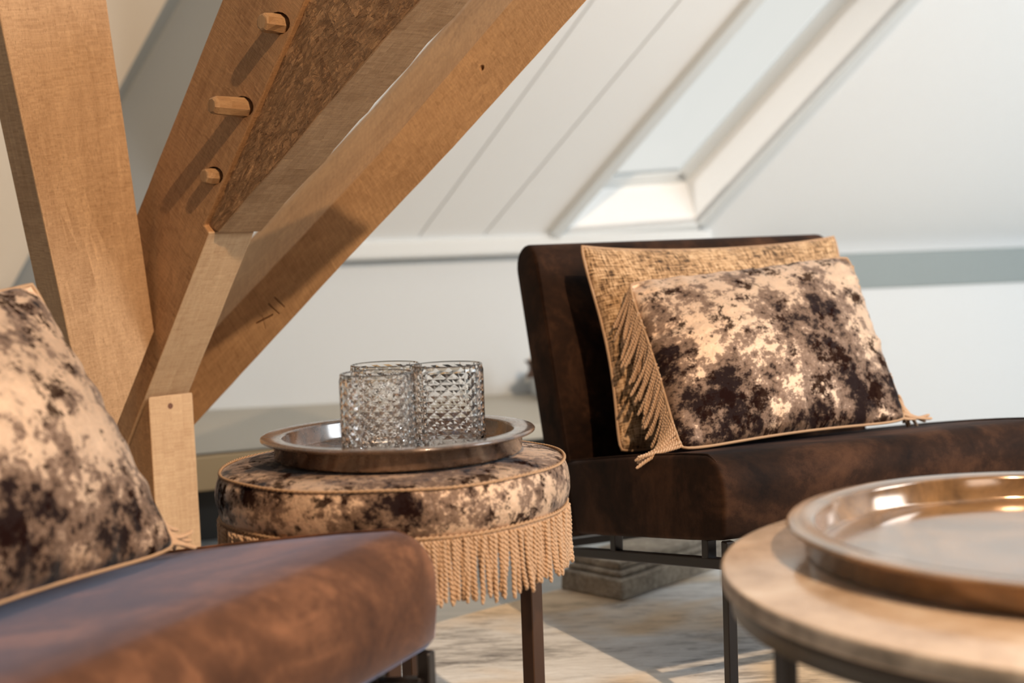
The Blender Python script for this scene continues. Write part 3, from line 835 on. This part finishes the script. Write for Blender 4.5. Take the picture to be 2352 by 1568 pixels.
# velvet cushion with fringed short sides
vTL, vTR, vBR, vBL = Q1(.435, .088, .660), Q1(.440, .572, .690), Q1(.215, .520, .398), Q1(.195, .045, .392)
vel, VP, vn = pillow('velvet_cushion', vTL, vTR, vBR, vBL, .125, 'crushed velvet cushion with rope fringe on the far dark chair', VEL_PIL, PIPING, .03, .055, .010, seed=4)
Lp = .082
pr_m = [rope_mesh('cushion_cord_mesh', Lp, .0032, .0105, bend=b, seed=20+i) for i, b in enumerate((.003, .010, .016, .007, .013))]
def hang(parent, base, d, i, sc_=1.):
    o = bpy.data.objects.new('cord', pr_m[i % 5]); COL.objects.link(o)
    q_ = V((0, 0, -1)).rotation_difference(d.normalized())
    o.rotation_euler = (q_ @ Matrix.Rotation(random.uniform(0, 6.28), 3, 'Z').to_quaternion()).to_euler()
    o.location = base; o.scale = (1, 1, sc_)
    o.parent = parent; return o
w1 = V((.91, .41, 0)).normalized(); e1 = V((-.41, .91, 0)).normalized()
NF = 46
for i in range(NF):
    v = 1 - (i+.5)/NF
    b = VP(0, v, 0)
    dn = V((0, 0, -1))
    t = max(0, (.22 - v)/.22)
    d = dn*(1-.80*t) - w1*(.30 + .9*t + random.uniform(-.06, .06)) + e1*(.10+random.uniform(-.05, .05)) - vn*(-.02)
    hang(vel, b + vn*random.uniform(-.004, .004), d, i, random.uniform(.9, 1.08))
    b = VP(1, v, 0)
    d = dn*(1-.75*t) + w1*(.26 + .95*t + random.uniform(-.05, .05)) + e1*(.30+random.uniform(-.05, .05))
    hang(vel, b + vn*random.uniform(-.004, .004), d, i+2, random.uniform(.8, 1.0))
# near cushion
e2 = V((-.91, .41, 0)).normalized(); w2 = V((-.41, -.91, 0)).normalized()
nTR, nBR = Q2(.485, .078, .700), Q2(.292, .078, .396)
nTL, nBL = nTR + w2*.50 + V((0, 0, .005)), nBR + w2*.50
def ear2(p, u, v):
    t = max(0, v-.8)*5
    return p + V((0, 0, .014*t*math.exp(-(1-u)/.10)))
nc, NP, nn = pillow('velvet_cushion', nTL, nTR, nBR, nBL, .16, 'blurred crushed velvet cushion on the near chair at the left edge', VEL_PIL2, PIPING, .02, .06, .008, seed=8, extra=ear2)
for i in range(30):
    v = .02 + .5*i/30; b = NP(1, v, 0); t = max(0, (.2-v)/.2)
    d = V((0, 0, -1))*(1-.75*t) - w2*(.25+1.0*t+random.uniform(-.05, .05)) + e2*.1
    hang(nc, b, d, i, random.uniform(.5, .7))

# ------------------------------------------------------------------ coffee table and its tray
CT_ = V((.5595, 1.304, 0)); CZ = .42
ct = empty('coffee_table', CT_); tag(ct, 'round stone topped coffee table with black metal legs, near right', 'table')
bm = lathe([(0, CZ), (.3655, CZ), (.3682, CZ-.0008), (.369, CZ-.003), (.369, CZ-.0165), (.367, CZ-.018), (0, CZ-.018)], 160)
bm.transform(Matrix.Translation(CT_)); o = obj('tabletop', bm, STONETOP, ct, True)
o.data.materials.append(STONEEDGE)
for p in o.data.polygons:
    if abs(p.normal.z) < .5: p.material_index = 1
bm = lathe([(.360, CZ-.0185), (.360, CZ-.040), (.345, CZ-.040), (.345, CZ-.0185), (.360, CZ-.0185)], 128); bm.transform(Matrix.Translation(CT_))
obj('ring_frame', bm, BLACKM, ct, True)
for k in range(4):
    a = radians(194+90*k); c = CT_ + V((.340*cos(a), .340*sin(a), 0))
    M = Matrix.Translation(c) @ Matrix.Rotation(a, 4, 'Z')
    obj('leg', box_bm(0, 0, (CZ-.0185+.0092)/2, .012, .026, CZ-.0185-.0092, .001, 1, M), BLACKM, ct)
T2 = V((.5437, 1.3535, 0))
tz2 = CZ + .0004
def tray_big():
    rb, rr, h = .262, .281, .031
    o = tray('round_tray', T2, tz2, rb, rr, h, .02, TRAY2, 'large glossy amber brown tray on the coffee table'); return o
tray_big()

# ------------------------------------------------------------------ rug, stone plinth, holder on the ledge
A0 = zpt(985, 1433, .009); A1 = zpt(1287, 1351, .009)
rd = (A1-A0).normalized(); rn = V((rd.y, -rd.x, 0))
pts = [A0 - rd*2.4, A0 + rd*2.6, A0 + rd*2.6 + rn*3.2, A0 - rd*2.4 + rn*3.2]
tag(obj('area_rug', prism(pts, V((0, 0, .009)), .002), RUG), 'distressed cream and grey area rug under the chairs', 'rug')
s_c = zpt(1430, 1381, .009); s_l = zpt(1290, 1352, .009); s_r = zpt(1640, 1308, .009)
d1 = (s_l - s_c); d2 = (s_r - s_c).normalized(); d2p = d2*.72
zz = V((0, 0, .0095))
bm = prism([s_c+zz, s_l+zz, s_l+d2p+zz, s_c+d2p+zz], V((0, 0, .040)), .004)
stone = empty('stone_plinth', s_c + d2*.3); tag(stone, 'weathered grey stone plinth on the rug under the far chair', 'plinth')
def chip(bm, amp, seed):
    hew(bm, amp, 3, 40, seed); return bm
obj('lower_tier', chip(bm, .0022, 3), STONE, stone)
i1 = d1.normalized()
def inset(a, z0, h, b=.004, cut=0.):
    p = [s_c + i1*a + d2*a, s_l - i1*.002 + d2*a, s_l - i1*.002 + d2*(.72-a), s_c + i1*a + d2*(.72-a)]
    return prism([q_ + V((0, 0, z0)) for q_ in p], V((0, 0, h)), b)
obj('cove', chip(inset(.018, .0497, .010), .001, 5), STONE, stone)
obj('upper_tier', chip(inset(.034, .0599, .016), .0015, 6), STONE, stone)
hp = at_y(1224, 864, 4.46); hz = .3065
holder = empty('candle_holder', (hp.x, hp.y, hz)); tag(holder, 'dark flared candle holder with pale jar on the white ledge behind chair', 'holder')
bm = lathe([(0, 0), (.036, 0), (.037, .004), (.028, .015), (.024, .028), (.028, .041), (.037, .049), (.037, .053), (0, .053)], 48)
bm.transform(Matrix.Translation((hp.x+.012, hp.y, hz))); obj('base', bm, DARKWOOD, holder, True)
bm = lathe([(0, .053), (.020, .053), (.020, .061), (0, .061)], 32); bm.transform(Matrix.Translation((hp.x+.012, hp.y, hz))); obj('band', bm, AMBER, holder, True)
bm = lathe([(0, .061), (.016, .061), (.016, .095), (.013, .097), (0, .097)], 32); bm.transform(Matrix.Translation((hp.x+.012, hp.y, hz))); obj('jar', bm, IVORY, holder, True)
